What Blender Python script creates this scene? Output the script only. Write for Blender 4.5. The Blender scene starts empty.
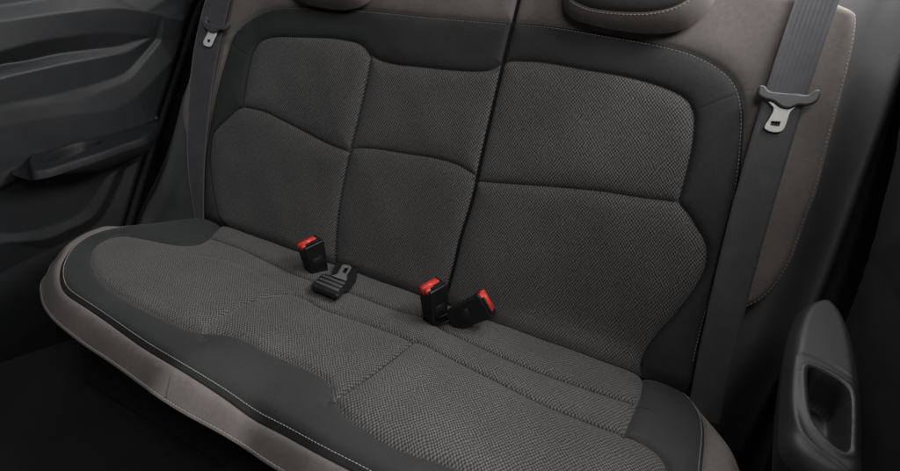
import bpy, bmesh, math, random
import numpy as np
from mathutils import Vector, Matrix
from mathutils.kdtree import KDTree
from mathutils.geometry import delaunay_2d_cdt

sc = bpy.context.scene
# ------------------------------------------------------------------ camera
CAM_POS = [0.51992, -0.93618, 0.48937]
R = [[0.888087, 0.434509, 0.15001], [0.265307, -0.218009, -0.939193], [-0.375385, 0.873884, -0.308889]]          # rows: camera right / down / forward in world axes
cd = bpy.data.cameras.new('camera'); cam = bpy.data.objects.new('camera', cd)
sc.collection.objects.link(cam); sc.camera = cam
cd.sensor_width = 36; cd.lens = 36*503/900; cd.clip_start = .01; cd.clip_end = 100
m = Matrix(((R[0][0], -R[1][0], -R[2][0], CAM_POS[0]),
            (R[0][1], -R[1][1], -R[2][1], CAM_POS[1]),
            (R[0][2], -R[1][2], -R[2][2], CAM_POS[2]), (0, 0, 0, 1)))
cam.matrix_world = m
# ------------------------------------------------------------------ light
w = bpy.data.worlds.new('World'); sc.world = w; w.use_nodes = True
w.node_tree.nodes['Background'].inputs[0].default_value = (.90, .94, 1, 1)
w.node_tree.nodes['Background'].inputs[1].default_value = .030
sc.view_settings.view_transform = 'Standard'; sc.view_settings.look = 'None'
sc.view_settings.exposure = .24; sc.view_settings.gamma = 1

def area(name, loc, target, sx, sy, power, col=(1, 1, 1), spread=180):
    l = bpy.data.lights.new(name, 'AREA'); l.shape = 'RECTANGLE'; l.size = sx; l.size_y = sy
    l.energy = power; l.color = col; l.spread = math.radians(spread)
    o = bpy.data.objects.new(name, l); sc.collection.objects.link(o); o.location = loc
    d = Vector(target)-Vector(loc); o.rotation_euler = d.to_track_quat('-Z', 'Y').to_euler()
    return o
area('side_window_light', (1.05, -.12, 1.20), (.30, .0, .35), .70, .40, 10.5, (1, .99, .98))
area('door_fill_light', (-.50, -.55, 1.30), (-.85, -.25, .45), .5, .3, .85, (.93, .97, 1), 100)  # added fill aimed at the far door, not a window
area('rear_window_light', (.58, .33, 1.25), (.58, .0, .55), 1.0, .4, 15, (1, .99, .98))
area('windscreen_light', (.85, -1.25, 1.25), (.35, -.1, .15), .7, .40, 6.6, (1, .985, .98))
# light that falls between the front seats on the edge of the bench
def spot(name, loc, target, power, deg, blend, rad=.02, col=(1, .97, .94)):
    l = bpy.data.lights.new(name, 'SPOT'); l.energy = power; l.spot_size = math.radians(deg)
    l.spot_blend = blend; l.shadow_soft_size = rad; l.color = col
    o = bpy.data.objects.new(name, l); sc.collection.objects.link(o); o.location = loc
    d = Vector(target)-Vector(loc); o.rotation_euler = d.to_track_quat('-Z', 'Y').to_euler()
spot('seat_gap_light', (.02, -2.2, .80), (-.02, -.47, -.06), 48, 6.2, .25)
spot('seat_side_light', (.50, -2.2, .85), (.42, -.43, -.04), 38, 15, .35)

DATA = {"b_split":[[0.124,-0.06],[0.1288,0.0011],[0.1317,0.0946],[0.1306,0.1475],[0.1356,0.234],[0.1323,0.3233],[0.1286,0.5035],[0.128,0.5541],[0.1281,0.6023],[0.1276,0.6517],[0.127,0.74]],
"b_leftseam":[[-0.16,-0.06],[-0.168,0.0],[-0.182,0.0624],[-0.192,0.13],[-0.1955,0.1837],[-0.196,0.2674],[-0.1935,0.3411],[-0.193,0.4231],[-0.1944,0.4814],[-0.1975,0.496]],
"b_r_outer":[[0.122,0.602],[0.2112,0.604],[0.3048,0.5998],[0.3625,0.597],[0.4379,0.5914],[0.494,0.5806],[0.5407,0.5608],[0.5683,0.5373],[0.589,0.4976],[0.602,0.4464],[0.6147,0.3791],[0.6225,0.3065],[0.629,0.2087],[0.63,0.1349],[0.6332,0.0758],[0.64,0.0154],[0.6443,-0.0118],[0.648,-0.06]],
"b_r_wtop":[[0.124,0.498],[0.129,0.508],[0.1345,0.5226],[0.1639,0.5285],[0.2101,0.5326],[0.2928,0.5302],[0.3724,0.5282],[0.4309,0.522],[0.4741,0.5123],[0.4982,0.5],[0.5143,0.476],[0.5197,0.4537],[0.5252,0.4224],[0.5284,0.3687],[0.529,0.322]],
"b_r_wlow":[[0.5275,0.327],[0.5287,0.3247],[0.5501,0.3097],[0.5691,0.2907],[0.5874,0.2736],[0.5978,0.2545],[0.6039,0.2213],[0.5992,0.1902],[0.594,0.1699],[0.5741,0.114],[0.5606,0.0862],[0.553,0.062],[0.5481,0.0406],[0.5471,0.0244],[0.5533,-0.001],[0.566,-0.06]],
"b_r_hseam":[[0.129,0.2745],[0.1384,0.2756],[0.2299,0.2899],[0.3116,0.3025],[0.3944,0.3137],[0.4628,0.3183],[0.531,0.325]],
"b_r_sideseam":[[0.503,0.482],[0.5263,0.4958],[0.5497,0.5119],[0.585,0.533]],
"b_l_outer":[[0.134,0.6025],[0.0996,0.6003],[0.0071,0.5972],[-0.069,0.5949],[-0.1443,0.5941],[-0.2318,0.5925],[-0.3123,0.5896],[-0.4029,0.5849],[-0.4688,0.5789],[-0.5102,0.5725],[-0.554,0.5575],[-0.5877,0.5392],[-0.6173,0.5159],[-0.639,0.4879],[-0.6551,0.4078],[-0.6613,0.3594],[-0.6642,0.2975],[-0.664,0.2082],[-0.6597,0.1321],[-0.6453,0.0465],[-0.6301,-0.0113],[-0.62,-0.06]],
"b_l_wleft":[[-0.195,0.486],[-0.2142,0.5062],[-0.2399,0.5168],[-0.2785,0.5192],[-0.3174,0.5194],[-0.4086,0.5114],[-0.4627,0.5065],[-0.4981,0.5013],[-0.5266,0.4931],[-0.5459,0.4808],[-0.5566,0.4618],[-0.5617,0.4408],[-0.5619,0.3742],[-0.5565,0.311]],
"b_m_top":[[-0.2,0.496],[-0.1816,0.4899],[-0.161,0.4858],[-0.1277,0.4835],[-0.0778,0.4858],[0.0241,0.4911],[0.0821,0.4971],[0.11,0.5051],[0.1248,0.5173],[0.1325,0.52]],
"b_l_hseam":[[-0.56,0.315],[-0.5148,0.3172],[-0.4762,0.3161],[-0.4262,0.307],[-0.3503,0.2932],[-0.2675,0.2771],[-0.193,0.2695]],
"b_m_hseam":[[-0.201,0.274],[-0.1823,0.2819],[-0.1634,0.2869],[-0.117,0.2926],[-0.0526,0.2964],[0.0012,0.3006],[0.0501,0.3019],[0.0866,0.2987],[0.139,0.2835]],
"b_l_wlow":[[-0.555,0.3165],[-0.5571,0.3153],[-0.5852,0.2975],[-0.6101,0.272],[-0.6324,0.2493],[-0.6459,0.2279],[-0.6458,0.1981],[-0.6393,0.1585],[-0.6254,0.1203],[-0.608,0.0831],[-0.5869,0.0468],[-0.5611,0.0065],[-0.5401,-0.0156],[-0.515,-0.06]],
"b_l_sideseam":[[-0.556,0.441],[-0.5967,0.4517],[-0.65,0.473]],
"b_r_outline":[[0.1,0.7],[0.3,0.704],[0.46,0.706],[0.6,0.704],[0.66,0.699],[0.6992,0.6872],[0.7075,0.6817],[0.7127,0.6682],[0.7183,0.6345],[0.7231,0.5798],[0.7279,0.5002],[0.7314,0.4437],[0.735,0.3863],[0.7323,0.335],[0.7314,0.2713],[0.7249,0.2363],[0.7161,0.2088],[0.7028,0.1849],[0.6856,0.1684],[0.665,0.15],[0.655,0.12],[0.652,0.08],[0.652,0.02],[0.655,-0.05]],
"b_r_bstitch":[[0.7022,0.6812],[0.707,0.6645],[0.7104,0.6335],[0.7151,0.5787],[0.7185,0.5035],[0.722,0.4417],[0.7255,0.3891],[0.7255,0.3384],[0.724,0.2761],[0.7185,0.2378],[0.71,0.214],[0.6977,0.1922],[0.6818,0.1762]],
"b_l_outline":[[0.15,0.7],[-0.1,0.704],[-0.35,0.704],[-0.6,0.7],[-0.7,0.697],[-0.745,0.685],[-0.765,0.655],[-0.7738,0.5684],[-0.777,0.475],[-0.7798,0.3937],[-0.7865,0.3104],[-0.7865,0.2632],[-0.7736,0.2291],[-0.7535,0.1993],[-0.7318,0.1784],[-0.7,0.155],[-0.675,0.12],[-0.66,0.06],[-0.645,0.0],[-0.64,-0.05]],
"beltR_l":[[0.6094,0.6994],[0.611,0.6837],[0.6116,0.6149],[0.6136,0.5351],[0.6098,0.4845],[0.6084,0.3889],[0.6137,0.317],[0.6229,0.1766],[0.6392,0.0251]],
"beltR_r":[[0.6722,0.7043],[0.6712,0.6889],[0.6719,0.6142],[0.669,0.5356],[0.6705,0.4493],[0.6714,0.3318],[0.6822,0.178],[0.6927,0.0076]],
"beltL_l":[[-0.7342,0.5836],[-0.7377,0.5679],[-0.7416,0.4948],[-0.7475,0.3831],[-0.732,0.2779],[-0.7083,0.187],[-0.6702,0.0714],[-0.64,0.0012]],
"beltL_r":[[-0.6474,0.5907],[-0.6484,0.5755],[-0.6533,0.4607],[-0.6523,0.3572],[-0.6505,0.2785],[-0.6334,0.1398],[-0.6054,0.0182]],
"tR_wing":[[0.5963,0.5288],[0.5974,0.5356],[0.6046,0.5367],[0.614,0.5299],[0.6318,0.5295],[0.653,0.5312],[0.6684,0.5321],[0.6747,0.5395],[0.681,0.5421],[0.6853,0.5364],[0.6835,0.5234],[0.6732,0.5153],[0.6596,0.513],[0.65,0.5065],[0.6384,0.5062],[0.6231,0.5134],[0.6076,0.5158],[0.5986,0.5209]],
"tR_plate":[[0.6186,0.5143],[0.6274,0.5043],[0.6268,0.491],[0.6227,0.4737],[0.6255,0.4692],[0.6381,0.4666],[0.6489,0.4703],[0.6522,0.4791],[0.6529,0.5021],[0.6581,0.5144],[0.6499,0.5178]],
"tR_slot":[[0.6304,0.4834],[0.6433,0.4849],[0.6432,0.4775],[0.6308,0.4768]],
"tL_wing":[[-0.7207,0.506],[-0.7126,0.5184],[-0.7043,0.5154],[-0.7053,0.505],[-0.6821,0.5023],[-0.6557,0.5001],[-0.6354,0.506],[-0.6265,0.5132],[-0.6228,0.5061],[-0.6319,0.4925],[-0.6531,0.4902],[-0.6694,0.482],[-0.6881,0.4825],[-0.7094,0.4917]],
"tL_plate":[[-0.7045,0.4925],[-0.6975,0.4804],[-0.707,0.4586],[-0.7043,0.4486],[-0.681,0.4462],[-0.6734,0.46],[-0.6655,0.4865],[-0.674,0.4907]],
"tL_slot":[[-0.6953,0.4631],[-0.6827,0.4641],[-0.6844,0.4561],[-0.6963,0.4558]],
"hr_bottom":[[0.2135,0.6675],[0.2223,0.643],[0.2386,0.6192],[0.2704,0.6079],[0.3369,0.6008],[0.4064,0.6015],[0.4528,0.6133],[0.4784,0.6357],[0.4909,0.658],[0.4924,0.6854]],
"hr_in":[[0.2389,0.6522],[0.2529,0.6358],[0.2973,0.6224],[0.3516,0.6191],[0.4015,0.6233],[0.435,0.6324],[0.4594,0.6477],[0.4693,0.6678]],
"c_outline":[[-0.648,0.05],[-0.663,0.0],[-0.688,-0.09],[-0.715,-0.172],[-0.7373,-0.2148],[-0.7246,-0.2687],[-0.7011,-0.3143],[-0.6592,-0.3628],[-0.6221,-0.3874],[-0.5852,-0.4187],[-0.5399,-0.4426],[-0.4794,-0.4671],[-0.4117,-0.4829],[-0.3072,-0.4956],[-0.1893,-0.5016],[-0.096,-0.5099],[-0.0167,-0.5119],[0.0745,-0.5109],[0.13,-0.515],[0.3,-0.515],[0.45,-0.512],[0.56,-0.495],[0.65,-0.455],[0.705,-0.39],[0.728,-0.3],[0.733,-0.2],[0.73,-0.13],[0.702,-0.07],[0.672,-0.01],[0.65,0.05]],
"c_stitch":[[-0.635,0.06],[-0.64,0.0],[-0.6642,-0.1173],[-0.6853,-0.1945],[-0.68,-0.2569],[-0.6517,-0.3061],[-0.6147,-0.3474],[-0.5497,-0.3981],[-0.493,-0.4305],[-0.4426,-0.4492],[-0.365,-0.459],[-0.2177,-0.4726],[-0.1074,-0.4803],[0.0227,-0.4864],[0.0802,-0.4898],[0.1844,-0.4916],[0.258,-0.4907],[0.3451,-0.4912],[0.4495,-0.4913],[0.5389,-0.48],[0.6095,-0.4507],[0.6491,-0.3981],[0.6597,-0.3284],[0.6597,-0.2307],[0.6611,-0.1951],[0.6641,-0.1418],[0.6643,-0.0991],[0.6613,-0.0707],[0.6531,-0.0375],[0.6429,-0.0209],[0.628,-0.008],[0.6,0.06]],
"c_wl":[[-0.5579,0.06],[-0.5679,0.02],[-0.5344,-0.0318],[-0.4953,-0.0923],[-0.4756,-0.1344],[-0.4765,-0.1612],[-0.4861,-0.1671],[-0.5078,-0.1822],[-0.5538,-0.195],[-0.5933,-0.2101],[-0.6179,-0.2181],[-0.6287,-0.242],[-0.6264,-0.2707],[-0.6029,-0.3023],[-0.5658,-0.3325],[-0.5171,-0.361],[-0.462,-0.3839],[-0.4001,-0.4006],[-0.35,-0.4059],[-0.262,-0.4103],[-0.2058,-0.4088],[-0.1636,-0.4062],[-0.1451,-0.4012],[-0.1246,-0.3878],[-0.1062,-0.3745],[-0.0636,-0.3701],[-0.0142,-0.3738],[0.0299,-0.372],[0.058,-0.3713],[0.0864,-0.3697],[0.1076,-0.3735],[0.1255,-0.3858],[0.1463,-0.4057],[0.1797,-0.4242],[0.2243,-0.4328],[0.2669,-0.4373],[0.3106,-0.4315],[0.3399,-0.4237],[0.3805,-0.4225],[0.4476,-0.4171],[0.5186,-0.3908],[0.5852,-0.3305],[0.6128,-0.2707],[0.6139,-0.2409],[0.6057,-0.2204],[0.5877,-0.2107],[0.5665,-0.205],[0.5437,-0.2078]],
"c_wr":[[0.5482,-0.2122],[0.5527,-0.1642],[0.5565,-0.1272],[0.5602,-0.084],[0.5604,-0.0324],[0.5558,-0.0042],[0.555,0.06]],
"c_strip1":[[-0.5113,-0.0933],[-0.4755,-0.0911],[-0.3902,-0.0875],[-0.2971,-0.0988],[-0.2243,-0.1074],[-0.1771,-0.1106],[-0.116,-0.1055],[-0.0515,-0.0988],[0.0492,-0.1004],[0.1376,-0.09],[0.1856,-0.1069],[0.2075,-0.1082],[0.3091,-0.1207],[0.3796,-0.1257],[0.484,-0.1185],[0.5514,-0.1113],[0.5722,-0.1095]],
"c_strip2l":[[-0.4161,-0.1929],[-0.3758,-0.1754],[-0.3012,-0.1635],[-0.2133,-0.1736],[-0.1362,-0.1809]],
"c_arc":[[-0.1243,-0.4128],[-0.1433,-0.3906],[-0.158,-0.366],[-0.1657,-0.3377],[-0.1678,-0.313],[-0.1708,-0.2791],[-0.1649,-0.2527],[-0.1536,-0.2172],[-0.1388,-0.19],[-0.1121,-0.1837],[-0.0929,-0.1844],[-0.0513,-0.1938],[-0.0082,-0.1913],[0.0618,-0.185],[0.1221,-0.1824],[0.1612,-0.1859]],
"c_mid":[[0.149,-0.4203],[0.1502,-0.4097],[0.1514,-0.3846],[0.156,-0.3244],[0.1579,-0.2504],[0.1587,-0.1783]],
"c_strip2r":[[0.1418,-0.1851],[0.18,-0.1799],[0.2074,-0.1836],[0.2797,-0.1948],[0.3516,-0.2045],[0.4145,-0.213],[0.455,-0.2135],[0.5124,-0.2117],[0.5487,-0.2072],[0.5637,-0.2054]],
"mt_body":[[-0.1039,-0.1661],[-0.0793,-0.1687],[-0.053,-0.1692],[-0.0357,-0.1685],[-0.037,-0.1538],[-0.0427,-0.133],[-0.0501,-0.1128],[-0.0655,-0.0995],[-0.0872,-0.0994],[-0.1094,-0.0992],[-0.1233,-0.1059],[-0.1154,-0.1352]],
"mt_body4":[[-0.1032,-0.1654],[-0.0357,-0.1653],[-0.0562,-0.1047],[-0.1233,-0.1059]],
"mt_metal":[[-0.1011,-0.106],[-0.1021,-0.084],[-0.1147,-0.057],[-0.1243,-0.0335],[-0.1179,-0.0267],[-0.1043,-0.0294],[-0.0954,-0.0451],[-0.0833,-0.0725],[-0.0685,-0.1026]],
"mt_slot":[[-0.0994,-0.0695],[-0.1139,-0.0395],[-0.103,-0.0407],[-0.0889,-0.0705]],
"mt_web":[[-0.1294,-0.0626],[-0.1525,-0.0187],[-0.1504,0.0017],[-0.121,0.006],[-0.0946,-0.0181],[-0.0662,-0.0608],[-0.0477,-0.1078],[-0.0493,-0.1231],[-0.0799,-0.1043]],
"dl_rear":[[0.2108,0.659],[0.1939,0.6024],[0.1636,0.5701],[0.1034,0.4136],[0.0536,0.2862],[-0.0124,0.1175],[-0.0786,-0.0648],[-0.1275,-0.1898]],
"dl_sill":[[-0.395,0.3585],[-0.325,0.3848],[-0.2676,0.4075],[-0.2059,0.4254],[-0.0907,0.451],[0.0145,0.4518]],
"dl_sillb":[[-0.3996,0.3188],[-0.3285,0.3516],[-0.2714,0.3666],[-0.2089,0.3874],[-0.1414,0.403],[-0.0674,0.4201],[-0.0355,0.4334],[0.0145,0.4518]],
"dl_bandb":[[-0.402,0.2987],[-0.3309,0.3286],[-0.3083,0.3362],[-0.2107,0.3648],[-0.1187,0.3886],[-0.0552,0.4066],[-0.0225,0.4249],[0.0144,0.4492]],
"dl_lowt":[[-0.4087,0.2415],[-0.3369,0.271],[-0.2587,0.2877],[-0.1937,0.3057],[-0.1225,0.3279],[-0.0604,0.3537],[-0.0213,0.3895],[0.0345,0.449]],
"dl_lowb":[[-0.4106,0.225],[-0.3384,0.2558],[-0.2601,0.2718],[-0.1912,0.2797],[-0.1239,0.3056],[-0.0506,0.339],[-0.0105,0.3827],[0.0432,0.4474]],
"dl_abovearm":[[-0.4254,0.0994],[-0.3521,0.1245],[-0.2701,0.1596],[-0.2027,0.1872],[-0.1304,0.2018],[-0.051,0.2151],[0.0247,0.2356]],
"dl_mid":[[-0.4128,0.2062],[-0.3416,0.2253],[-0.2203,0.2461],[-0.0752,0.2711],[0.0718,0.3973]],
"dl_door_bend":[[-0.3836,0.4551],[-0.3158,0.4739],[-0.2196,0.5067],[-0.109,0.5444]],
"dl_pocket":[[-0.4063,-0.0387],[-0.3697,-0.0453],[-0.2784,-0.0569],[-0.2249,-0.0421],[-0.17,-0.0229],[-0.1337,0.024],[-0.1038,0.0842],[-0.0836,0.1099]],
"dl_pocket2":[[-0.2702,-0.0913],[-0.1981,-0.0703],[-0.1456,-0.042],[-0.0989,0.0271],[-0.0649,0.0996]],
"dl_pocket0":[[-0.4034,-0.0129],[-0.3287,-0.0297],[-0.2419,-0.0222],[-0.1882,-0.0],[-0.1447,0.0535],[-0.1223,0.0836]],
"dl_armline":[[-0.4305,0.0554],[-0.3554,0.0923],[-0.2984,0.1188]],
"dl_armline2":[[-0.4324,0.0398],[-0.3569,0.0784],[-0.2957,0.104]],
"dl_upper":[[-0.387,0.4265],[-0.3187,0.4459],[-0.2015,0.4802],[-0.0626,0.5116],[0.1051,0.5078]],
"al_edge":[[-0.7358,-0.3483],[-0.725,-0.3346],[-0.7191,-0.314],[-0.723,-0.2748],[-0.7269,-0.2059],[-0.7375,-0.1384],[-0.7527,-0.0617]],
"al_cup":[[-0.7749,-0.2985],[-0.8036,-0.273],[-0.8278,-0.2339],[-0.8322,-0.1902],[-0.8166,-0.1707],[-0.7962,-0.1612],[-0.7803,-0.1806],[-0.768,-0.2137],[-0.7555,-0.2673],[-0.7565,-0.2899]],
"ar_out":[[0.7361,-0.0877],[0.7204,-0.1182],[0.7058,-0.1782],[0.697,-0.2352],[0.689,-0.3064],[0.685,-0.3605],[0.6843,-0.3888],[0.6919,-0.4053],[0.7054,-0.415],[0.7233,-0.4214],[0.7501,-0.4091],[0.7607,-0.3494],[0.7703,-0.2889],[0.7765,-0.2362],[0.7803,-0.1795],[0.7798,-0.1238],[0.7731,-0.0875],[0.7578,-0.0722]],
"ar_cup":[[0.7152,-0.2616],[0.7223,-0.2567],[0.7361,-0.2608],[0.7524,-0.2726],[0.7551,-0.2877],[0.7502,-0.3273],[0.7445,-0.361],[0.7407,-0.3761],[0.7343,-0.3796],[0.7236,-0.3698],[0.7132,-0.3507],[0.7111,-0.3187]],
"ar_seam":[[0.7133,-0.2339],[0.7255,-0.2349],[0.7386,-0.239],[0.7547,-0.2485],[0.7692,-0.2632],[0.7619,-0.3208],[0.7518,-0.3738]],
"ar_ridge":[[0.7047,-0.2408],[0.6982,-0.2892],[0.6953,-0.3306],[0.6989,-0.3698],[0.7105,-0.3875],[0.7264,-0.3963],[0.7372,-0.4058]],
"tl_left":[[-0.765,0.4897],[-0.7818,0.4015],[-0.8053,0.3352],[-0.8118,0.2645],[-0.8219,0.2062],[-0.843,0.1219],[-0.8737,0.0362],[-0.9068,-0.0464],[-0.9314,-0.132],[-0.9402,-0.2089]],
"tl_ridge":[[-0.787,0.2965],[-0.7952,0.2168],[-0.8049,0.124],[-0.8326,0.0309],[-0.8669,-0.0425],[-0.8843,-0.1163]]}
for k in DATA: DATA[k] = [tuple(q) for q in DATA[k]]

# ------------------------------------------------------------------ helpers
def wloc(o):
    p = np.zeros(3)
    while o is not None: p = p+np.array(o.location); o = o.parent
    return p
def link(name, me, mat=None, parent=None):
    o = bpy.data.objects.new(name, me); sc.collection.objects.link(o)
    if mat is not None and not me.materials: me.materials.append(mat)
    if parent is not None:
        o.parent = parent; o.matrix_parent_inverse = Matrix.Identity(4)
    return o
def tag(o, label, cat, group=None):
    o['label'] = label; o['category'] = cat
    if group: o['group'] = group
    return o
def thing(name, loc, label, cat, group=None, rot=None):
    o = bpy.data.objects.new(name, None); sc.collection.objects.link(o); o.location = loc
    o.empty_display_size = .05
    if rot: o.rotation_euler = rot
    return tag(o, label, cat, group)
def seglen(P): return np.linalg.norm(np.diff(P, axis=0), axis=1)
def smooth(pts, step=.004, closed=False, it=12, lp=3):
    """centripetal-ish Catmull-Rom, resampled evenly"""
    P = np.array(pts, float)
    if closed: Q = np.vstack([P[-1], P, P[0], P[1]])
    else: Q = np.vstack([2*P[0]-P[1], P, 2*P[-1]-P[-2]])
    out = []
    for i in range(1, len(Q)-2):
        p0, p1, p2, p3 = Q[i-1:i+3]
        d = np.linalg.norm(p2-p1)+1e-9
        m1 = (p2-p0)/(np.linalg.norm(p2-p0)+1e-9)*d; m2 = (p3-p1)/(np.linalg.norm(p3-p1)+1e-9)*d
        for t in np.linspace(0, 1, it, endpoint=False):
            a = 2*t**3-3*t*t+1; b = t**3-2*t*t+t; c = -2*t**3+3*t*t; e = t**3-t*t
            out.append(a*p1+b*m1+c*p2+e*m2)
    if closed: out.append(out[0])
    else: out.append(Q[-2])
    out = np.array(out); L = np.r_[0, np.cumsum(seglen(out))]
    n = max(2, int(round(L[-1]/step)))
    s = np.linspace(0, L[-1], n+1)
    r = np.stack([np.interp(s, L, out[:, k]) for k in range(out.shape[1])], 1)
    # light low-pass: takes the jitter out of a hand-measured line
    for _ in range(lp):
        q = r.copy()
        if closed:
            q[:-1] = .5*r[:-1]+.25*np.roll(r[:-1], 1, 0)+.25*np.roll(r[:-1], -1, 0); q[-1] = q[0]
        else: q[1:-1] = .5*r[1:-1]+.25*r[:-2]+.25*r[2:]
        r = q
    return r[:-1] if closed else r
_kd = {}
def dist(P, line, closed=False):
    """distance of points P (n,2) to polyline"""
    A = np.asarray(line, float); B = np.roll(A, -1, 0) if closed else A[1:]
    if not closed: A = A[:-1]
    V = B-A; L2 = (V**2).sum(1)+1e-12
    P = np.asarray(P, float)
    if len(P) > 3000:                     # nearest short piece first, exact distance to it after
        key = (A.tobytes(), closed)
        if key not in _kd:
            n = np.maximum(1, np.ceil(np.sqrt(L2)/.002)).astype(int); S = []; I = []
            for i in range(len(A)):
                for t in range(n[i]): S.append(A[i]+V[i]*(t+.5)/n[i]); I.append(i)
            kd = KDTree(len(S))
            for i, q in enumerate(S): kd.insert((q[0], q[1], 0), i)
            kd.balance(); _kd[key] = (kd, np.array(I))
        kd, I = _kd[key]; near = I[np.array([kd.find((x, y, 0))[1] for x, y in P])]
        out = np.full(len(P), 9.); m_ = len(A)
        for o_ in (-1, 0, 1):
            j = (near+o_) % m_ if closed else np.clip(near+o_, 0, m_-1)
            q = P-A[j]; t = np.clip((q*V[j]).sum(1)/L2[j], 0, 1)
            out = np.minimum(out, np.sqrt(((q-t[:, None]*V[j])**2).sum(1)))
        return out
    out = np.full(len(P), 9.)
    for s in range(0, len(P), 1000):
        p = P[s:s+1000, None, :]-A[None]
        t = np.clip((p*V[None]).sum(2)/L2[None], 0, 1)
        out[s:s+1000] = np.sqrt((((p-t[..., None]*V[None])**2).sum(2)).min(1))
    return out
def inside(P, poly):
    x, y = P[:, 0], P[:, 1]; c = np.zeros(len(P), bool); n = len(poly); j = n-1
    for i in range(n):
        xi, yi = poly[i]; xj, yj = poly[j]
        if yi != yj:
            c ^= ((yi > y) != (yj > y)) & (x < (xj-xi)*(y-yi)/(yj-yi)+xi)
        j = i
    return c
def patchwork(outline, seams, step):
    """triangulate the inside of outline so that no triangle crosses a seam.
    returns verts (n,2), tris (m,3), region id per tri"""
    V = []; E = []
    def add(line, closed=False):
        s = len(V); V.extend([tuple(q) for q in line]); n = len(line)
        E.extend([(s+i, s+i+1) for i in range(n-1)])
        if closed: E.append((s+n-1, s))
    add(outline, True)
    for l in seams: add(l)
    rowsn = [np.asarray(outline)]
    for l in seams:
        if len(l) > 3:
            for d_ in (.0014, -.0014, .0032, -.0032, .0060, -.0060): rowsn.append(offset_line(l, d_))
    kd0 = KDTree(len(V))
    for i_, q in enumerate(V): kd0.insert((q[0], q[1], 0), i_)
    kd0.balance(); extra = []
    if len(rowsn) > 1:
        cand = np.vstack(rowsn[1:]); cand = cand[inside(cand, outline)]
        extra = [tuple(q) for q in cand if kd0.find((q[0], q[1], 0))[2] > .0011]
    V.extend(extra)
    allp = np.array(V)
    mn, mx = np.min(outline, 0), np.max(outline, 0)
    gx = np.arange(mn[0], mx[0], step); gy = np.arange(mn[1], mx[1], step*.866)
    G = np.array([(x+(j % 2)*step/2, y) for j, y in enumerate(gy) for x in gx])
    G = G[inside(G, outline)]
    kd = KDTree(len(allp))
    for i, q in enumerate(allp): kd.insert((q[0], q[1], 0), i)
    kd.balance(); keep = [q for q in G if kd.find((q[0], q[1], 0))[2] > step*.5]
    V.extend([tuple(q) for q in keep])
    r = delaunay_2d_cdt([Vector(v) for v in V], E, [], 0, 1e-6)
    verts = np.array([tuple(v) for v in r[0]]); tris = np.array([f for f in r[2]])
    con = set()
    for e, oe in zip(r[1], r[4]):
        if len(oe): con.add((min(e), max(e)))
    cen = verts[tris].mean(1); ok = inside(cen, outline); tris = tris[ok]
    em = {}
    for t, f in enumerate(tris):
        for i in range(3):
            a, b = int(f[i]), int(f[(i+1) % 3]); em.setdefault((min(a, b), max(a, b)), []).append(t)
    nb = [[] for _ in tris]
    for e, ts in em.items():
        if len(ts) == 2 and e not in con: nb[ts[0]].append(ts[1]); nb[ts[1]].append(ts[0])
    reg = np.full(len(tris), -1); k = 0
    for s in range(len(tris)):
        if reg[s] >= 0: continue
        st = [s]; reg[s] = k
        while st:
            t = st.pop()
            for q in nb[t]:
                if reg[q] < 0: reg[q] = k; st.append(q)
        k += 1
    cn = verts[tris].mean(1); cnt = np.bincount(reg); big = np.where(cnt[reg] >= 20)[0]
    for t in np.where(cnt[reg] < 20)[0]: reg[t] = reg[big[np.argmin(((cn[big]-cn[t])**2).sum(1))]]
    return verts, tris, reg
def region_at(verts, tris, reg, seed):
    c = verts[tris].mean(1); return reg[np.argmin(((c-np.array(seed))**2).sum(1))]
_turn = random.Random(11)
def part_from(verts, tris, P3, uv, name, mat, parent, flip=False):
    if 'panel' in name or 'strip' in name:      # each cloth panel is cut a little off the grain
        a_ = math.radians(_turn.uniform(-4, 4)); c_, s_ = math.cos(a_), math.sin(a_)
        uv = np.stack([uv[:, 0]*c_-uv[:, 1]*s_+_turn.random(), uv[:, 0]*s_+uv[:, 1]*c_+_turn.random()], 1)
    used, inv = np.unique(tris, return_inverse=True); inv = inv.reshape(-1, 3)
    base = wloc(parent)
    if flip: inv = inv[:, ::-1]
    me = bpy.data.meshes.new(name)
    me.from_pydata([tuple(q) for q in (P3[used]-base)], [], [tuple(int(i) for i in f) for f in inv])
    ul = me.uv_layers.new(name='UVMap')
    ids = np.empty(len(me.loops), int); me.loops.foreach_get('vertex_index', ids)
    ul.data.foreach_set('uv', uv[used][ids].astype(np.float32).ravel())
    me.polygons.foreach_set('use_smooth', [True]*len(me.polygons)); me.update()
    return link(name, me, mat, parent)
def border_strip(verts, tris, P3, to, name, mat, parent, rows=3):
    """side wall: extrude the free border of a patch to the offset 'to' (function of 3D pts)"""
    em = {}
    for f in tris:
        for i in range(3):
            a, b = int(f[i]), int(f[(i+1) % 3]); k = (min(a, b), max(a, b))
            em.setdefault(k, []).append((a, b))
    bd = [v[0] for v in em.values() if len(v) == 1]
    idx = {}; vs = []; fs = []
    base = wloc(parent)
    def g(i, r):
        if (i, r) not in idx: idx[(i, r)] = len(vs); vs.append(tuple(to(P3[i], r/rows)-base))
        return idx[(i, r)]
    for a, b in bd:
        for r in range(rows): fs.append((g(b, r), g(a, r), g(a, r+1), g(b, r+1)))
    me = bpy.data.meshes.new(name); me.from_pydata(vs, [], fs)
    me.polygons.foreach_set('use_smooth', [True]*len(me.polygons)); me.update()
    return link(name, me, mat, parent)
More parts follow.
